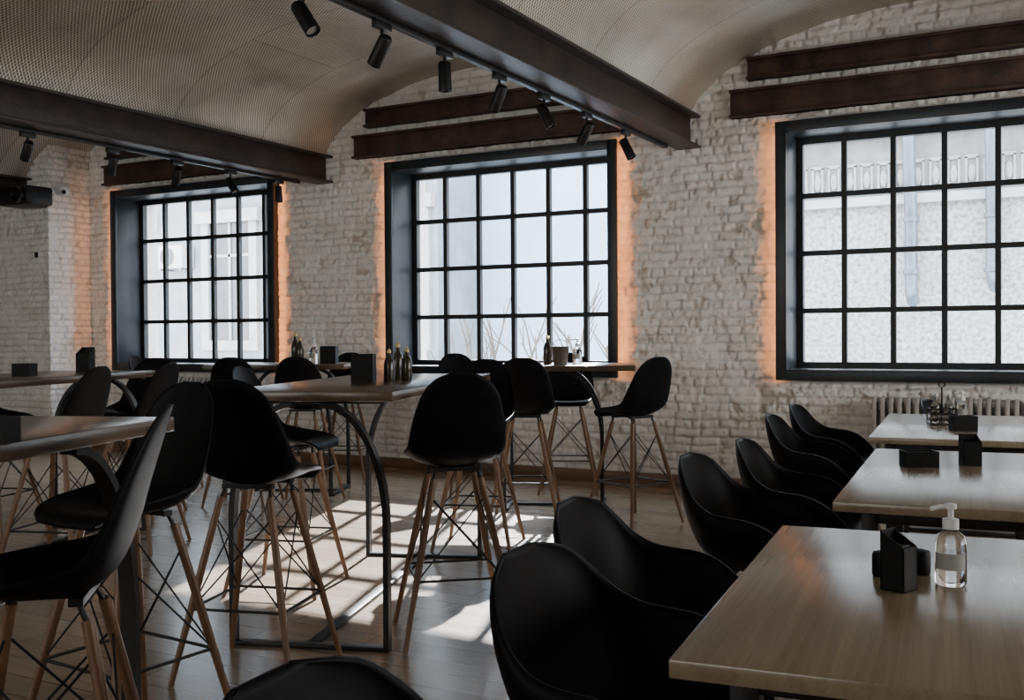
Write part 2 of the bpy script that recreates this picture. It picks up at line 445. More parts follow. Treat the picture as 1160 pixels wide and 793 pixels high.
# ceiling beams
def beam_bm(x, y1):
    bm = NB()
    zb, zt = 2.79, 3.06
    bx(bm, x - .10, x + .10, YF, y1, zb, zb + .022)
    bx(bm, x - .10, x + .10, YF, y1, zt - .022, zt)
    bx(bm, x - .012, x + .012, YF, y1, zb + .02, zt - .02)
    return bm
BL = {-10.38: 'brown steel ceiling beam at the far left, ending on the white brick',
      -6.60: 'brown steel ceiling beam ending between the left and middle windows',
      -2.82: 'brown steel ceiling beam overhead, ending between the middle and right windows'}
for x in (-10.38, -6.60, -2.82):
    o = obj('ceiling_beam', beam_bm(x, YP if x < -10 else YW), M['rust'], bevel=.004)
    tag(o, BL[x], 'beam', 'steel ceiling beams')

# lintels over windows
def lintel(x0, x1, z0, z1, label):
    bm = NB(); d = 0.09
    bx(bm, x0, x1, YW - d * .55, YW + .02, z0, z1)
    bx(bm, x0, x1, YW - d, YW - .001, z0, z0 + .022)
    bx(bm, x0, x1, YW - d, YW - .001, z1 - .022, z1)
    tag(obj('steel_lintel', bm, M['rust2'], bevel=.003), label, 'lintel', 'steel lintels over the windows')
nmn = ['left', 'middle', 'right']
for k, L in enumerate(WL):
    lintel(L - (.36 if k else .1), L + WW + .33, 2.995, 3.215, f'lower brown steel lintel directly over the {nmn[k]} window')
    lintel(L - (.22 if k else .05), L + WW + .30, 3.285, 3.46, f'upper brown steel lintel in the brick high over the {nmn[k]} window')

# windows
for k, L in enumerate(WL):
    w = bpy.data.objects.new(f'window_{k + 1}', None); COL.objects.link(w); w.location = (L + WW / 2, YW, Z0); struct(w)
    hw, H = WW / 2, Z1 - Z0
    fl, p = 0.085, -0.055
    bm = NB()
    # front flange
    bx(bm, -hw, -hw + fl, p, p + .03, 0, H); bx(bm, hw - fl, hw, p, p + .03, 0, H)
    bx(bm, -hw + fl, hw - fl, p, p + .03, 0, fl); bx(bm, -hw + fl, hw - fl, p, p + .03, H - fl, H)
    # deep box
    d1 = 0.38; t = .045
    bx(bm, -hw + fl - t, -hw + fl, p + .03, d1, fl - t, H - fl + t); bx(bm, hw - fl, hw - fl + t, p + .03, d1, fl - t, H - fl + t)
    bx(bm, -hw + fl, hw - fl, p + .03, d1, fl - t, fl); bx(bm, -hw + fl, hw - fl, p + .03, d1, H - fl, H - fl + t)
    obj('frame', bm, M['steel'], w, bevel=.003)
    a0, a1, b0, b1 = -hw + fl, hw - fl, fl, H - fl
    bm = NB(); g = .05; e = .03
    bx(bm, a0, a0 + g, .27 + e, .33 + e, b0, b1); bx(bm, a1 - g, a1, .27 + e, .33 + e, b0, b1)
    bx(bm, a0 + g, a1 - g, .27 + e, .33 + e, b0, b0 + g); bx(bm, a0 + g, a1 - g, .27 + e, .33 + e, b1 - g, b1)
    for i in range(1, 6):
        x = a0 + (a1 - a0) * i / 6; bx(bm, x - .021, x + .021, .278 + e, .325 + e, b0 + g, b1 - g)
    for i in range(1, 4):
        z = b0 + (b1 - b0) * i / 4; bx(bm, a0 + g, a1 - g, .275 + e, .322 + e, z - .021, z + .021)
    obj('glazing_bars', bm, M['bars'], w)
    bm = NB(); quad(bm, (a0 + .01, .33, b0 + .01), (a1 - .01, .33, b0 + .01), (a1 - .01, .33, b1 - .01), (a0 + .01, .33, b1 - .01))
    obj('pane', bm, M['pane'], w, smooth=False)
    for sgn in (-1, 1):
        bm = NB()
        s0 = hw - (fl - t - .008)
        bx(bm, min(sgn * s0, sgn * (s0 - .007)), max(sgn * s0, sgn * (s0 - .007)), -.012, .0, .04, H - .04)
        obj('led_strip', bm, M['led'], w, smooth=False)

# ------------------------------------------------------------------ track lighting
for x, y0, y1, lb in ((-2.92, 3.0, 8.0, 'black lighting track under the overhead ceiling beam'), (-6.70, 3.6, 8.0, 'black lighting track under the left ceiling beam')):
    bm = NB(); bx(bm, x - .018, x + .018, y0, y1, 2.765, 2.79)
    tag(obj('lighting_track', bm, M['blackmetal'], bevel=.003), lb, 'track')

def make_spot(label, loc):
    t = thing('track_spotlight', label, 'spotlight', loc, 0, 'black track spotlights')
    bm = NB(); bx(bm, -.017, .017, -.06, .06, -.035, 0); obj('adapter', bm, M['blackmetal'], t, bevel=.003)
    bm = NB(); tube(bm, (0, 0, -.035), (0, 0, -.075), .009); bx(bm, -.006, .006, -.014, .014, -.105, -.07); obj('stem', bm, M['blackmetal'], t)
    bm = NB()
    lathe(bm, [(.026, .055), (.033, .045), (.035, -.10), (.031, -.10), (.029, -.085)], 24)
    h = obj('lamp_head', bm, M['blackmetal'], t, ang=.6); h.location = (0, 0, -.115)
    bm = NB(); lathe(bm, [(.029, -.088), (.029, -.084)], 24); obj('lens', bm, M['lens'], h)
    return t
spot_def = []
ords = ['first', 'second', 'third', 'fourth', 'fifth', 'sixth', 'seventh']
tl = [(.0, -.6), (.25, .75), (.05, .0), (.25, .6), (.1, -.45), (.3, .65), (.05, -.45)]
for i, y in enumerate((3.52, 4.10, 4.66, 5.25, 5.82, 6.46, 7.15)):
    spot_def.append(((-2.92, y, 2.765), tl[i], f'black spotlight under the overhead beam, {ords[i]} from the nearest end'))
for i, y in enumerate((5.0, 5.76, 6.43, 7.06, 7.7)):
    spot_def.append(((-6.70, y, 2.765), tl[(i * 2 + 1) % 7], f'black spotlight under the left beam, {ords[i]} from the photo\'s left edge'))
sp0 = None
for loc, (ax, ay), lb in spot_def:
    if sp0 is None: s = sp0 = make_spot(lb, loc)
    else: s = dup(sp0, loc, 0, lb)
    for c in s.children:
        if c.name.startswith('lamp_head'): c.rotation_euler = (ax, ay, 0)

# ------------------------------------------------------------------ seating
def shell_bm(rows, nu=30, nv=20, pw=1.0):
    def cr(p0, p1, p2, p3, t):
        return [0.5 * (2 * b + (c - a) * t + (2 * a - 5 * b + 4 * c - d) * t * t + (3 * b - a - 3 * c + d) * t ** 3) for a, b, c, d in zip(p0, p1, p2, p3)]
    bm = NB(); grid = []
    n = len(rows) - 1
    for i in range(nu + 1):
        s = i / nu * n; k = min(int(s), n - 1); t = s - k
        yc, zc, xr, yr, zr = cr(rows[max(k - 1, 0)], rows[k], rows[k + 1], rows[min(k + 2, n)], t)
        row = []
        for j in range(nv + 1):
            v = -1 + 2 * j / nv; a = v * PI / 2
            g = (1 - math.cos(a)) ** pw
            row.append(bm.verts.new((xr * math.sin(a), yc + (yr - yc) * g, zc + (zr - zc) * g)))
        grid.append(row)
    for i in range(nu):
        for j in range(nv):
            bm.faces.new((grid[i][j], grid[i][j + 1], grid[i + 1][j + 1], grid[i + 1][j]))
    return bm
STOOL = [(.215, -.03, .135, .21, -.025), (.198, .0, .172, .195, .010), (.12, .003, .196, .12, .035), (.02, -.012, .204, .02, .05), (-.08, -.010, .205, -.065, .065),
         (-.15, .03, .202, -.115, .085), (-.19, .115, .195, -.148, .14), (-.218, .215, .178, -.185, .222), (-.245, .305, .148, -.222, .307), (-.262, .36, .098, -.248, .36), (-.270, .385, .032, -.268, .383)]
ARM = [(.24, -.02, .20, .235, -.01), (.22, .005, .255, .22, .025), (.15, 0, .285, .18, .10), (.06, -.015, .305, .10, .17), (-.03, -.02, .314, .025, .20), (-.12, -.005, .312, -.05, .208),
       (-.185, .05, .302, -.11, .22), (-.225, .14, .28, -.165, .255), (-.25, .23, .245, -.21, .31), (-.27, .315, .18, -.245, .36), (-.282, .385, .06, -.28, .384)]

def add_shell(rows, z, parent, pw=1.0):
    bm = shell_bm(rows, pw=pw)
    for v in bm.verts: v.co.z += z
    o = obj('shell', bm, M['plastic'], parent)
    md = o.modifiers.new('solid', 'SOLIDIFY'); md.thickness = .009; md.offset = 0
    return o

def make_stool(label, loc, rz):
    t = thing('bar_stool', label, 'bar stool', loc, rz, 'black shell bar stools')
    zs = .735
    add_shell(STOOL, zs, t)
    top = .67; a, b = .10, .235
    def lp(sx, sy, z):
        f = 1 - z / top; r = a + (b - a) * f
        return Vector((sx * r, sy * r - .01, z))
    cor = [(-1, 1), (1, 1), (1, -1), (-1, -1)]
    for sx, sy in cor:
        bm = NB(); tube(bm, lp(sx, sy, 0), lp(sx, sy, .35), .0105, .0148, 14); tube(bm, lp(sx, sy, .35), lp(sx, sy, .675), .0148, .0135, 14)
        obj('leg', bm, M['leg'], t)
    for i in range(4):
        c0, c1 = cor[i], cor[(i + 1) % 4]
        bm = NB(); tube(bm, lp(*c0, .27), lp(*c1, .27), .0055, seg=8); obj('footrest_bar', bm, M['blackmetal'], t)
        bm = NB()
        tube(bm, lp(*c0, .27), lp(*c1, .60), .0033, seg=6); tube(bm, lp(*c1, .27), lp(*c0, .60), .0033, seg=6)
        obj('wire_brace', bm, M['blackmetal'], t)
    bm = NB()
    for sx, sy in cor:
        tube(bm, lp(sx, sy, .66), (sx * .09, sy * .09, .71), .0065, seg=8)
    bx(bm, -.10, .10, .07, .10, .705, .722); bx(bm, -.10, .10, -.10, -.07, .705, .722); bx(bm, -.02, .02, -.07, .07, .705, .722)
    obj('mounting_bracket', bm, M['blackmetal'], t)
    return t

def make_armchair(label, loc, rz):
    t = thing('armchair', label, 'armchair', loc, rz, 'black shell armchairs')
    add_shell(ARM, .43, t, 1.1)
    top = .39; a, b = .11, .24
    def lp(sx, sy, z):
        r = a + (b - a) * (1 - z / top); return Vector((sx * r, sy * r - .01, z))
    cor = [(-1, 1), (1, 1), (1, -1), (-1, -1)]
    for sx, sy in cor:
        bm = NB(); tube(bm, lp(sx, sy, 0), lp(sx, sy, .37), .011, .017, 14); obj('leg', bm, M['leg'], t)
    for i in range(4):
        c0, c1 = cor[i], cor[(i + 1) % 4]
        bm = NB(); tube(bm, lp(*c0, .14), lp(*c1, .34), .004, seg=6); tube(bm, lp(*c1, .14), lp(*c0, .34), .004, seg=6)
        obj('wire_brace', bm, M['blackmetal'], t)
    bm = NB()
    for sx, sy in cor: tube(bm, lp(sx, sy, .36), (sx * .09, sy * .09, .402), .008, seg=8)
    bx(bm, -.11, .11, .07, .10, .392, .408); bx(bm, -.11, .11, -.10, -.07, .392, .408); bx(bm, -.02, .02, -.07, .07, .392, .408)
    obj('mounting_bracket', bm, M['blackmetal'], t)
    return t

def face(fx, fy): return math.atan2(-fx, fy)
stools = [
    (-2.34, 3.78, -.64, .77, 'black bar stool, back to the viewer, at the right corner of the middle bar table'),
    (-2.75, 3.03, -.28, .96, 'black bar stool at the near end of the middle bar table, seen from behind'),
    (-2.64, 2.30, -.08, -1, 'black bar stool at the far end of the nearest left bar table, facing the viewer'),
    (-1.98, 1.50, -.76, -.65, 'nearest black bar stool, seen from the side at the left edge of the photo'),
    (-3.52, 4.10, .951, .309, 'black bar stool on the left long side of the middle bar table'),
    (-3.18, 5.42, .309, -.951, 'black bar stool at the far end of the middle bar table'),
    (-3.36, 6.38, -.39, .92, 'black bar stool on the near side of the bar table under the middle window'),
    (-2.66, 6.60, -.9, .42, 'black bar stool facing left at the right end of the table under the middle window'),
    (-3.62, 7.62, .39, -.92, 'black bar stool between the middle window wall and its bar table'),
    (-4.40, 7.32, .8, -.6, 'black bar stool at the left end of the table under the middle window'),
    (-5.62, 6.03, -.39, .92, 'black bar stool at the near left of the bar table by the left window'),
    (-5.18, 6.24, -.39, .92, 'black bar stool at the near right of the bar table by the left window'),
    (-5.76, 7.46, .39, -.92, 'black bar stool behind the bar table by the left window'),
    (-5.06, 4.47, -.951, -.309, 'black bar stool on the right long side of the far left bar table'),
    (-5.92, 5.28, .309, -.951, 'black bar stool at the far end of the far left bar table'),
    (-6.20, 4.34, .951, .309, 'black bar stool on the window side of the far left bar table'),
    (-4.78, 3.72, -.951, -.309, 'black bar stool at the near right corner of the far left bar table'),
    (-6.66, 6.22, .92, .39, 'black bar stool at the left end of the bar table by the left window'),
]
st0 = None
for x, y, fx, fy, lb in stools:
    if st0 is None: st0 = make_stool(lb, (x, y, 0), face(fx, fy))
    else: dup(st0, (x, y, 0), face(fx, fy), lb)

arms = [
    (-.684, 1.09, 'black armchair nearest the viewer, only its top edge in the photo'),
    (-.775, 1.975, 'black armchair at the near table, the closer of its two'),
    (-.965, 2.63, 'black armchair at the near table, the farther of its two'),
    (-1.03, 3.80, 'black armchair at the second table, the closer of its two'),
    (-1.01, 4.45, 'black armchair at the second table, the farther of its two'),
    (-1.26, 5.87, 'black armchair at the farthest low table, the closer on its left side'),
    (-1.34, 6.75, 'black armchair at the farthest low table, the farther on its left side'),
]
ar0 = None
for x, y, lb in arms:
    rz = face(.995, .0976) + random.uniform(-.06, .06)
    if ar0 is None: ar0 = make_armchair(lb, (x, y, 0), rz)
    else: dup(ar0, (x, y, 0), rz, lb)
dup(ar0, (-.64, 7.50, 0), face(1, -.15), 'black armchair at the far end of the farthest low table, under the right window')

# ------------------------------------------------------------------ tables
def bar_table(label, c, rz, L, W, H=1.05, along=False, inset=.07):
    # along: the bent legs sweep in along the table's length instead of across it
    t = thing('bar_table', label, 'bar table', (c[0], c[1], 0), rz, 'high bar tables')
    th = .04
    bm = NB(); bx(bm, -W / 2, W / 2, -L / 2, L / 2, H - th, H); obj('tabletop', bm, M['bartable'], t, bevel=.004)
    px = W / 2 - (.10 if along else .05); ye = L / 2 - inset
    ra, rb = .27, .48
    zt = H - th - .016
    for sy in (-1, 1):
        for sx in (-1, 1):
            pts = [(sx * px, sy * ye, .0), (sx * px, sy * ye, zt - rb)]
            for k in range(1, 15):
                a = k / 14 * PI / 2; off = ra * (1 - math.cos(a)); zz = zt - rb + rb * math.sin(a)
                pts.append((sx * px, sy * (ye - off), zz) if along else (sx * (px - off), sy * ye, zz))
            bm = NB(); sweep(bm, pts, [(-.011, -.023), (.011, -.023), (.011, .023), (-.011, .023)], (1, 0, 0) if along else (0, 1, 0)); obj('leg', bm, M['blackmetal'], t)
        bm = NB(); bx(bm, -px + .012, px - .012, sy * ye - .023, sy * ye + .023, 0, .018); obj('foot_bar', bm, M['blackmetal'], t, bevel=.003)
        yr = ye - ra if along else ye
        bm = NB(); bx(bm, -px, px, sy * yr - .023, sy * yr + .023, H - th - .012, H - th); obj('top_rail', bm, M['blackmetal'], t, bevel=.003)
    bm = NB(); bx(bm, -.023, .023, -ye + .023, ye - .023, 0, .018); obj('stretcher', bm, M['blackmetal'], t, bevel=.003)
    return t
HB = 1.05
RZ = R(18); RC = R(23) - PI / 2
bar_table('brown wood bar table in the middle of the room with dark bottles on it', (-3.03, 4.17), RZ, 1.90, .76)
bar_table('brown wood bar table cut by the left edge, nearest to the viewer', (-2.29, 1.14), RZ, 1.75, .76, along=True, inset=.07)
bar_table('brown wood bar table standing under the middle window', (-3.43, 6.98), RC, 1.18, .76, along=True, inset=.24)
bar_table('brown wood bar table standing by the left window, bottles on it', (-5.73, 6.67), RC, 1.15, .76, along=True, inset=.14)
bar_table('brown wood bar table at the far left, two black boxes on it', (-5.49, 4.02), RZ, 1.75, .76)

def low_table(label, nl, fl, W):
    nl, fl = Vector(nl), Vector(fl); d = (fl - nl); L = d.length; d.normalize()
    rt = Vector((d.y, -d.x)); c = nl + d * L / 2 + rt * W / 2
    t = thing('dining_table', label, 'table', (c.x, c.y, 0), face(d.x, d.y), 'low dining tables')
    H, th = .75, .032
    bm = NB(); bx(bm, -W / 2, W / 2, -L / 2, L / 2, H - th, H); obj('tabletop', bm, M['table'], t, bevel=.004)
    px, ye = W / 2 - .1, L / 2 - .14
    for sx in (-1, 1):
        for sy in (-1, 1):
            bm = NB(); bx(bm, sx * px - .025, sx * px + .025, sy * ye - .025, sy * ye + .025, 0, H - th); obj('leg', bm, M['blackmetal'], t, bevel=.003)
    for sy in (-1, 1):
        bm = NB(); bx(bm, -px + .025, px - .025, sy * ye - .02, sy * ye + .02, H - th - .05, H - th); obj('top_rail', bm, M['blackmetal'], t, bevel=.003)
        bm = NB(); bx(bm, -px + .025, px - .025, sy * ye - .02, sy * ye + .02, .02, .05); obj('foot_bar', bm, M['blackmetal'], t, bevel=.003)
    return t
low_table('near pale wood dining table with a sanitizer bottle in the right foreground', (-.577, 1.579), (-.706, 2.829), .85)
low_table('second pale wood dining table on the right, behind the nearest one', (-.668, 3.297), (-.80, 4.89), .85)
low_table('farthest pale wood dining table on the right, under the right window', (-.92, 5.406), (-1.07, 7.05), .85)

# ------------------------------------------------------------------ table-top objects
def sanitizer(label, p, s=1.0):
    t = thing('sanitizer_bottle', label, 'bottle', p, random.uniform(-.4, .4), 'pump sanitizer bottles')
    bm = NB(); lathe(bm, [(.027, 0), (.031, .006), (.031, .085), (.026, .102), (.013, .112), (.013, .118)], 28); obj('bottle_body', bm, M['clear'], t)
    bm = NB(); lathe(bm, [(.0316, .034), (.0316, .068)], 28); 
    bmesh.ops.delete(bm, geom=[f for f in bm.faces if len(f.verts) > 4 or f.calc_center_median().y > -.012], context='FACES'); obj('front_label', bm, M['paper'], t)
    bm = NB(); lathe(bm, [(.016, .115), (.016, .135), (.006, .138), (.006, .155), (.012, .157), (.012, .166), (.004, .168)], 20)
    sweep(bm, [(0, 0, .161), (-.02, -.012, .161), (-.036, -.022, .157)], csec(.005)); obj('pump', bm, M['white'], t)
    t.scale = (s, s, s)
    return t

def menu_holder(label, p, rz=0, w=.055, d=.045, h=.125):
    t = thing('card_holder', label, 'holder', p, rz, 'black card holders')
    lo = .74
    bm = NB()
    bx(bm, -w / 2, w / 2, -d / 2, -d / 2 + .004, 0, h * lo); bx(bm, -w / 2, w / 2, d / 2 - .004, d / 2, 0, h)
    for sx in (-1, 1):
        x = sx * (w / 2 - .002)
        v = [bm.verts.new((x + e, y, z)) for e in (-.002, .002) for y, z in ((-d / 2, 0), (d / 2, 0), (d / 2, h), (-d / 2, h * lo))]
        bm.faces.new(v[:4]); bm.faces.new(v[4:])
        for k in range(4): bm.faces.new((v[k], v[(k + 1) % 4], v[4 + (k + 1) % 4], v[4 + k]))
    bx(bm, -w / 2, w / 2, -d / 2, d / 2, 0, .004)
    obj('holder_body', bm, M['blackbox'], t)
    bm = NB(); box(bm, (0, .002, h * .42), (w - .012, d - .016, h * .7)); obj('cards', bm, M['blackbox'], t, bevel=.003)
    return t

def napkin_box(label, p, rz=0, w=.12, d=.09, h=.07):
    t = thing('napkin_box', label, 'box', p, rz, 'black napkin boxes')
    bm = NB(); e = .004
    bx(bm, -w / 2, w / 2, -d / 2, d / 2, 0, e)
    bx(bm, -w / 2, w / 2, -d / 2, -d / 2 + e, e, h); bx(bm, -w / 2, w / 2, d / 2 - e, d / 2, e, h)
    bx(bm, -w / 2, -w / 2 + e, -d / 2 + e, d / 2 - e, e, h); bx(bm, w / 2 - e, w / 2, -d / 2 + e, d / 2 - e, e, h)
    obj('box_body', bm, M['blackbox'], t)
    bm = NB(); bx(bm, -w / 2 + .006, w / 2 - .006, -d / 2 + .006, d / 2 - .006, .006, h - .008); obj('napkins', bm, M['blackbox'], t, bevel=.004)
    return t

def bottle(label, p, h=.2, r=.028, mat='sauce', cap='gold', group='condiment bottles'):
    t = thing('bottle', label, 'bottle', p, 0, group)
    bm = NB(); lathe(bm, [(r * .9, 0), (r, .005), (r, h * .55), (r * .8, h * .66), (r * .4, h * .76), (r * .38, h * .88)], 22); obj('bottle_body', bm, M[mat], t)
    bm = NB(); lathe(bm, [(r * .46, h * .86), (r * .46, h * .93), (r * .2, h * .95), (r * .15, h)], 16); obj('cap', bm, M[cap], t)
    return t

def shaker(label, p, h=.05, r=.024):
    bm = NB(); lathe(bm, [(r * .92, 0), (r, .004), (r, h - .006), (r * .9, h), (r * .5, h + .003)], 24)
    o = obj('shaker', bm, M['blackbox']); o.location = p; tag(o, label, 'shaker', 'black round shakers'); return o

TB = .75
sanitizer('clear pump sanitizer bottle on the near dining table', at(1077, 662, TB))
menu_holder('black upright card holder beside the sanitizer bottle on the near table', at(1018, 668, TB), R(68), .05, .052, .12)
shaker('black round shaker right behind the card holder on the near table', at(1041, 650, TB))
shaker('black round shaker at the left behind the card holder on the near table', at(1001, 652, TB))
napkin_box('flat black napkin box on the second dining table', at(1041, 528, TB), R(25), .125, .09, .06)
menu_holder('black upright card holder on the second dining table', at(1099, 527, TB), R(25), .07, .055, .12)
napkin_box('black napkin box on the farthest dining table', at(1091, 488, TB), R(25), .12, .09, .08)
sanitizer('clear pump sanitizer bottle on the farthest dining table', at(1090, 476, TB))
# wire caddy with oil and vinegar
pc = at(1067, 481, TB)
cdy = thing('condiment_caddy', 'dark metal caddy with two bottles on the farthest dining table', 'caddy', pc, R(20))
bm = NB(); bx(bm, -.07, .07, -.04, .04, .004, .010); obj('caddy_base', bm, M['blackmetal'], cdy)
bm = NB()
for z in (.03, .06, .09):
    sweep(bm, [(-.07, -.04, z), (.07, -.04, z), (.07, .04, z), (-.07, .04, z), (-.07, -.04, z)], csec(.0045, 6))
for x in (-.07, -.035, 0, .035, .07):
    for y in (-.04, .04): tube(bm, (x, y, 0), (x, y, .09), .0035, seg=6)
sweep(bm, [(0, 0, .008), (0, 0, .21)] + [(.018 * math.sin(a), 0, .228 - .018 * math.cos(a)) for a in [k * PI / 4 for k in range(1, 8)]], csec(.0045, 6), (0, 1, 0))
obj('wire_rack', bm, M['blackmetal'], cdy)
for s, nmx in ((-1, 'left'), (1, 'right')):
    q = pc + Matrix.Rotation(R(20), 3, 'Z') @ Vector((s * .036, 0, .0105))
    bottle(f'{nmx} glass cruet in the metal caddy on the farthest dining table', q, .165, .026, 'cruet', 'tin')

def on(c, rz, u, v, z=HB):
    return Vector((c[0] + u * math.cos(rz) - v * math.sin(rz), c[1] + u * math.sin(rz) + v * math.cos(rz), z))
# middle bar table
napkin_box('tall black napkin box on the middle bar table, left of the bottles', at(412, 433, HB), R(25), .105, .09, .135)
for k, (px, py, h, lb) in enumerate(((441, 432, .16, 'left'), (451, 430, .19, 'middle'), (461, 431, .165, 'right'))):
    bottle(f'{lb} of the three dark bottles on the middle bar table', at(px, py, HB), h, .026)
# nearest bar table
napkin_box('black napkin box at the left photo edge on the nearest bar table', at(-2, 502, HB), R(20), .065, .06, .055)
# table under middle window
cC = (-3.43, 6.98)
bottle('dark oil bottle on the table under the middle window', on(cC, R(23), -.05, -.02), .22, .032, 'sauce', 'gold')
t = thing('metal_cup', 'dark brown metal cup with a handle on the table under the middle window', 'cup', on(cC, R(23), .05, -.12))
bm = NB(); lathe(bm, [(.05, 0), (.065, .13), (.068, .135), (.063, .135), (.048, .008)], 28); obj('cup_body', bm, M['browncup'], t)
bm = NB(); sweep(bm, [(.067 * math.cos(a), 0, .13 + .055 * math.sin(a)) for a in [PI * k / 14 for k in range(15)]], csec(.003, 6), (0, 1, 0)); obj('handle', bm, M['blackmetal'], t)
sanitizer('clear pump sanitizer bottle on the table under the middle window', on(cC, R(23), .17, .0), 1.15)
# table by left window
cD = (-5.73, 6.67)
bottle('taller dark sauce bottle on the bar table by the left window', on(cD, R(23), .07, 0), .26, .032, 'sauce', 'gold')
bottle('shorter dark sauce bottle on the bar table by the left window', on(cD, R(23), .13, -.07), .22, .03)
sanitizer('clear pump sanitizer bottle on the bar table by the left window', on(cD, R(23), .22, .02), 1.2)
napkin_box('black napkin box on the bar table by the left window', on(cD, R(23), .36, -.02), R(23), .13, .1, .14)
# far-left bar table
napkin_box('small black napkin box on the far left bar table', at(28, 425, HB), R(20), .11, .09, .07)
menu_holder('tall black card holder on the far left bar table', at(97, 421, HB), R(20), .09, .08, .16)

# ------------------------------------------------------------------ wall fittings
def radiator(label, x0, x1, zt=.79):
    t = thing('radiator', label, 'radiator', ((x0 + x1) / 2, YW - .10, 0), 0, 'cream column radiators')
    n = int((x1 - x0) / .06); w = n * .06
    for k in range(n):
        x = -w / 2 + .03 + k * .06
        bm = NB()
        sweep(bm, [(x, -.05, .16), (x, -.05, zt - .03), (x, -.03, zt), (x, .03, zt), (x, .05, zt - .03), (x, .05, .16), (x, .03, .13), (x, -.03, .13), (x, -.05, .16)], rsec(.045, .03), (1, 0, 0))
        bx(bm, x - .03, x + .03, -.02, .02, .17, .21); bx(bm, x - .03, x + .03, -.02, .02, zt - .08, zt - .04)
        obj('radiator_column', bm, M['radiator'], t, bevel=.006)
    for x in (-w / 2 + .1, w / 2 - .1):
        bm = NB(); bx(bm, x - .012, x + .012, -.02, .02, 0, .18); obj('foot', bm, M['radiator'], t)
radiator('cream column radiator under the left window', -9.0, -7.5, .82)
radiator('cream column radiator under the right window', -1.38, -.1, .77)

t = thing('security_camera', 'white security camera on the brick corner left of the left window', 'camera', (XP + .01, 7.86, 2.93))
bm = NB(); tube(bm, (-.01, 0, 0), (.04, 0, 0), .06, seg=20); obj('mount', bm, M['white'], t)
bm = NB(); bmesh.ops.create_uvsphere(bm, u_segments=20, v_segments=14, radius=.065, matrix=Matrix.Translation((.08, 0, -.01))); obj('camera_dome', bm, M['white'], t)
bm = NB(); tube(bm, (.115, -.03, -.03), (.14, -.05, -.045), .022, seg=16); obj('lens', bm, M['blackmetal'], t)
t = thing('light_switch', 'small dark switch plate on the far left brick wall', 'switch', (-10.2, YP - .006, 2.2))
bm = NB(); bx(bm, -.045, .045, -.012, .012, -.045, .045); obj('switch_plate', bm, M['white'], t, bevel=.003)
bm = NB(); bx(bm, -.028, .028, -.017, -.012, -.03, .03); obj('rocker', bm, M['blackbox'], t, bevel=.002)
# projector bracketed to the far left wall
t = thing('projector', 'black projector fixed high on the brick at the far left of the photo', 'projector', (-10.02, 7.44, 2.70))
bm = NB(); bx(bm, -.25, .25, -.16, .16, 0, .2); obj('casing', bm, M['blackmetal'], t, bevel=.03, segs=3)
bm = NB(); lathe(bm, [(.085, 0), (.085, .06), (.07, .06), (.06, .03)], 24)
bmesh.ops.transform(bm, matrix=Matrix.Translation((.12, -.155, .1)) @ Matrix.Rotation(PI / 2, 4, 'X'), verts=bm.verts); obj('lens_barrel', bm, M['blackmetal'], t)
bm = NB(); bx(bm, -.2, -.06, .155, .29, .05, .15); obj('wall_bracket', bm, M['blackmetal'], t, bevel=.004)

# ------------------------------------------------------------------ outside
bm = NB(); bx(bm, -40, 25, YW + .6, 60, -4.2, -4); struct(obj('floor_street', bm, M['street'], smooth=False))

YB = 16.0
b3 = thing('stucco_building', 'pale stucco building with carved frieze outside the right window', 'building', (0, YB, -4))
bm = NB(); bx(bm, -5.6, 7, 0, 6, 0, 13); obj('wall', bm, M['stucco'], b3)
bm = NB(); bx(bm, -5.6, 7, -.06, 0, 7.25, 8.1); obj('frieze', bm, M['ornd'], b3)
bm = NB(); bx(bm, -5.6, 7, -.30, 0, 8.1, 8.22); bx(bm, -5.6, 7, -.2, 0, 8.22, 8.4); obj('cornice', bm, M['orn'], b3)
bm = NB(); bx(bm, -5.6, 7, -.12, 0, 7.12, 7.25); obj('moulding', bm, M['orn'], b3)
for k in range(24):
    x = -4.6 + k * .235
    bm = NB(); bx(bm, x - .085, x - .055, -.10, -.06, 7.3, 7.72); bx(bm, x + .055, x + .085, -.10, -.06, 7.3, 7.72)
    bx(bm, x - .085, x + .085, -.10, -.06, 7.70, 7.75)
    lathe(bm, [(.05, 0), (.05, .03), (.03, .05), (.01, .055)], 14, (x, 0, 0))
    vs = [v for v in bm.verts if -1e-6 <= v.co.z <= .06]
    bmesh.ops.transform(bm, matrix=Matrix.Translation((x, -.06, 7.5)) @ Matrix.Rotation(PI / 2, 4, 'X') @ Matrix.Diagonal((1, 2.4, 1, 1)) @ Matrix.Translation((-x, 0, 0)), verts=vs)
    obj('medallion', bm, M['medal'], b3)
for x, z0 in ((-2.10, 5.73), (-1.04, 5.9)):
    bm = NB(); sweep(bm, [(x, -.42, 8.1), (x, -.36, 7.6), (x, -.24, 7.2), (x, -.17, 6.9), (x, -.17, z0 + .2), (x + .02, -.22, z0 + .05), (x + .05, -.32, z0 - .02)], csec(.09, 14), (1, 0, 0))
    for z in (6.85, 6.1): tube(bm, (x, -.17, z), (x, -.17, z + .06), .112, seg=16)
    obj('drainpipe', bm, M['pipe'], b3)
b2 = thing('rendered_building', 'plain pale blue building outside the middle window', 'building', (0, 17.5, -4))
bm = NB(); bx(bm, -10.15, -5.65, 0, 6, 0, 9.6); obj('wall', bm, M['bluewall'], b2)
bm = NB(); bx(bm, -10.15, -5.65, -.25, 0, 9.2, 9.5); obj('cornice', bm, M['orn'], b2)
b1 = thing('ornate_building', 'pale ornate building with an air conditioner outside the left window', 'building', (0, YB, -4))
bm = NB(); bx(bm, -26, -10.2, 0, 6, 0, 11.2); obj('wall', bm, M['facade'], b1)
bm = NB(); bx(bm, -26, -10.2, -.3, 0, 8.3, 8.6); obj('cornice', bm, M['orn'], b1)
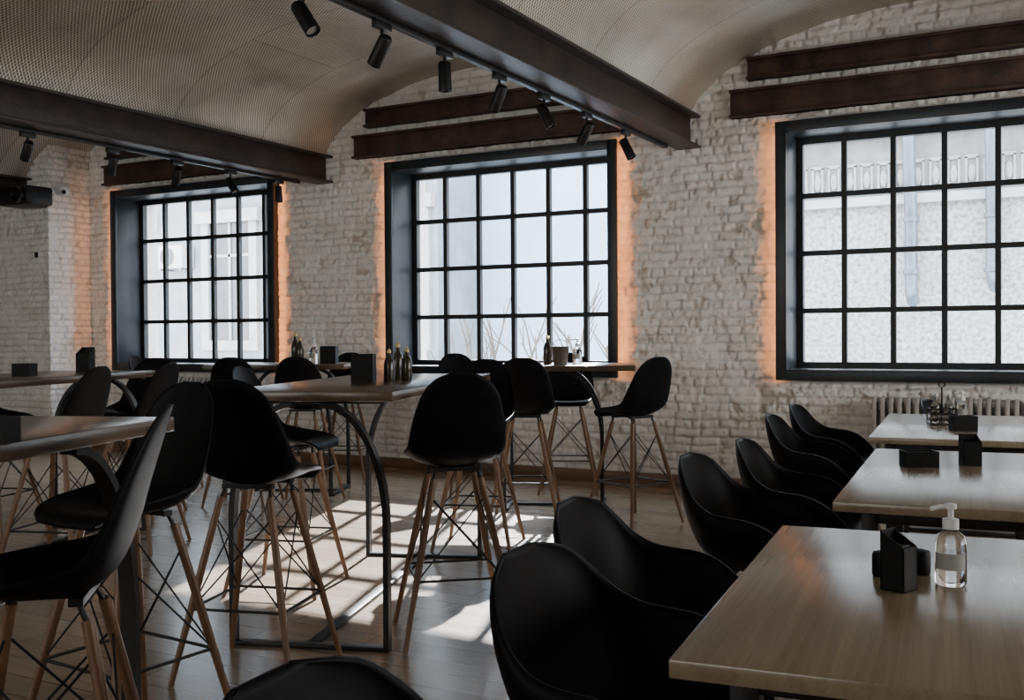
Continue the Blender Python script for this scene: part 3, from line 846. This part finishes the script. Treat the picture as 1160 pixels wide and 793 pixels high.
bm = NB(); bx(bm, -26, -10.2, -.15, 0, 4.6, 4.8); obj('moulding', bm, M['orn'], b1)
for x in (-18.1, -15.2, -13.2, -11.1):
    bm = NB(); bx(bm, x - .75, x + .75, -.08, 0, 5.0, 5.2); bx(bm, x - .75, x - .55, -.08, 0, 5.2, 7.6); bx(bm, x + .55, x + .75, -.08, 0, 5.2, 7.6); bx(bm, x - .85, x + .85, -.16, 0, 7.6, 7.85)
    f = obj('window', bm, M['orn'], b1)
    bm = NB(); bx(bm, x - .55, x + .55, -.02, 0, 5.2, 7.6); obj('window_pane', bm, M['dglass'], f)
    bm = NB(); bx(bm, x - .03, x + .03, -.05, -.02, 5.2, 7.6); bx(bm, x - .55, x + .55, -.05, -.02, 6.9, 6.96); obj('window_bar', bm, M['orn'], f)
ac = thing('air_conditioner', 'grey air conditioner on the building outside the left window', 'air conditioner', (-16.55, YB - .001, 2.7))
bm = NB(); bx(bm, -.36, .36, -.36, -.02, 0, .48); obj('casing', bm, M['acgrey'], ac, bevel=.02)
bm = NB(); tube(bm, (-.07, -.36, .24), (-.07, -.375, .24), .19, seg=28); obj('fan_grille', bm, M['dglass'], ac)
bm = NB(); bx(bm, -.31, -.27, -.36, 0, -.04, 0); bx(bm, .27, .31, -.36, 0, -.04, 0); obj('bracket', bm, M['tin'], ac)
# bare street trees
def bare_tree(label, x, y, top, seed):
    rnd = random.Random(seed); bm = NB()
    def br(p, d, l, r, n):
        q = p + d * l; tube(bm, p, q, r, r * .7, 6)
        if n == 0: return
        for k in range(3 if n > 1 else 2):
            e = (d + Vector((rnd.uniform(-.6, .6), rnd.uniform(-.6, .6), rnd.uniform(-.05, .5)))).normalized()
            br(q - d * l * rnd.uniform(0, .3), e, l * rnd.uniform(.5, .7), r * .6, n - 1)
    br(Vector((0, 0, 0)), Vector((0, 0, 1)), 1.8, .05, 4)
    zm = max(v.co.z for v in bm.verts); s = (top + 4) / zm
    for v in bm.verts: v.co *= s
    o = obj('bare_tree', bm, M['bark']); o.location = (x, y, -4); tag(o, label, 'tree', 'bare street trees'); return o
bare_tree('bare thin tree seen low in the middle window, left one', -6.4, 12.4, 2.0, 3)
bare_tree('bare thin tree seen low in the middle window, right one', -5.3, 12.2, 2.15, 5)

# ------------------------------------------------------------------ light
w = bpy.data.worlds.new('sky'); SC.world = w; w.use_nodes = True
nt = w.node_tree; nt.nodes.clear()
out = nt.nodes.new('ShaderNodeOutputWorld'); bg = nt.nodes.new('ShaderNodeBackground')
tc = nt.nodes.new('ShaderNodeTexCoord'); sp = nt.nodes.new('ShaderNodeSeparateXYZ'); nt.links.new(tc.outputs['Generated'], sp.inputs[0])
rp = ramp(nt, sp.outputs[2], [(0.0, (0.94, 0.97, 1.0)), (0.6, (0.74, 0.86, 1.0))])
nt.links.new(rp.outputs[0], bg.inputs[0]); bg.inputs[1].default_value = 22.0
nt.links.new(bg.outputs[0], out.inputs[0])

sl = bpy.data.lights.new('sun', 'SUN'); sl.energy = 46; sl.angle = R(.6); sl.color = (1, .99, .985)
so = bpy.data.objects.new('sun', sl); COL.objects.link(so)
el = R(28); dh = Vector((.33, -.94, 0)).normalized()
dv = Vector((dh.x * math.cos(el), dh.y * math.cos(el), -math.sin(el)))
so.rotation_euler = dv.to_track_quat('-Z', 'Y').to_euler(); so.location = (-8, 30, 20)

def area(name, loc, d, sx, sy, e, col):
    l = bpy.data.lights.new(name, 'AREA'); l.shape = 'RECTANGLE'; l.size = sx; l.size_y = sy; l.energy = e; l.color = col
    o = bpy.data.objects.new(name, l); COL.objects.link(o); o.location = loc
    o.rotation_euler = Vector(d).to_track_quat('-Z', 'Y').to_euler(); return o
area('room_fill', (-6, -3.6, 1.9), (-.1, 1, .45), 10, 1.4, 235, (1, .98, .95))  # added unseen fill from behind the camera, brightens brick and ceiling
area('side_fill', (4.6, 4.6, 1.9), (-1, -.05, .16), 5.5, 1.7, 275, (1, .985, .97))  # added unseen fill raking the brick from the right; no window is there
for k, L in enumerate(WL):
    l = bpy.data.lights.new('window_portal', 'AREA'); l.shape = 'RECTANGLE'; l.size = WW - .2; l.size_y = Z1 - Z0 - .2
    l.cycles.is_portal = True
    o = bpy.data.objects.new('window_portal', l); COL.objects.link(o); o.location = (L + WW / 2, YW + .5, (Z0 + Z1) / 2)
    o.rotation_euler = Vector((0, -1, 0)).to_track_quat('-Z', 'Y').to_euler()
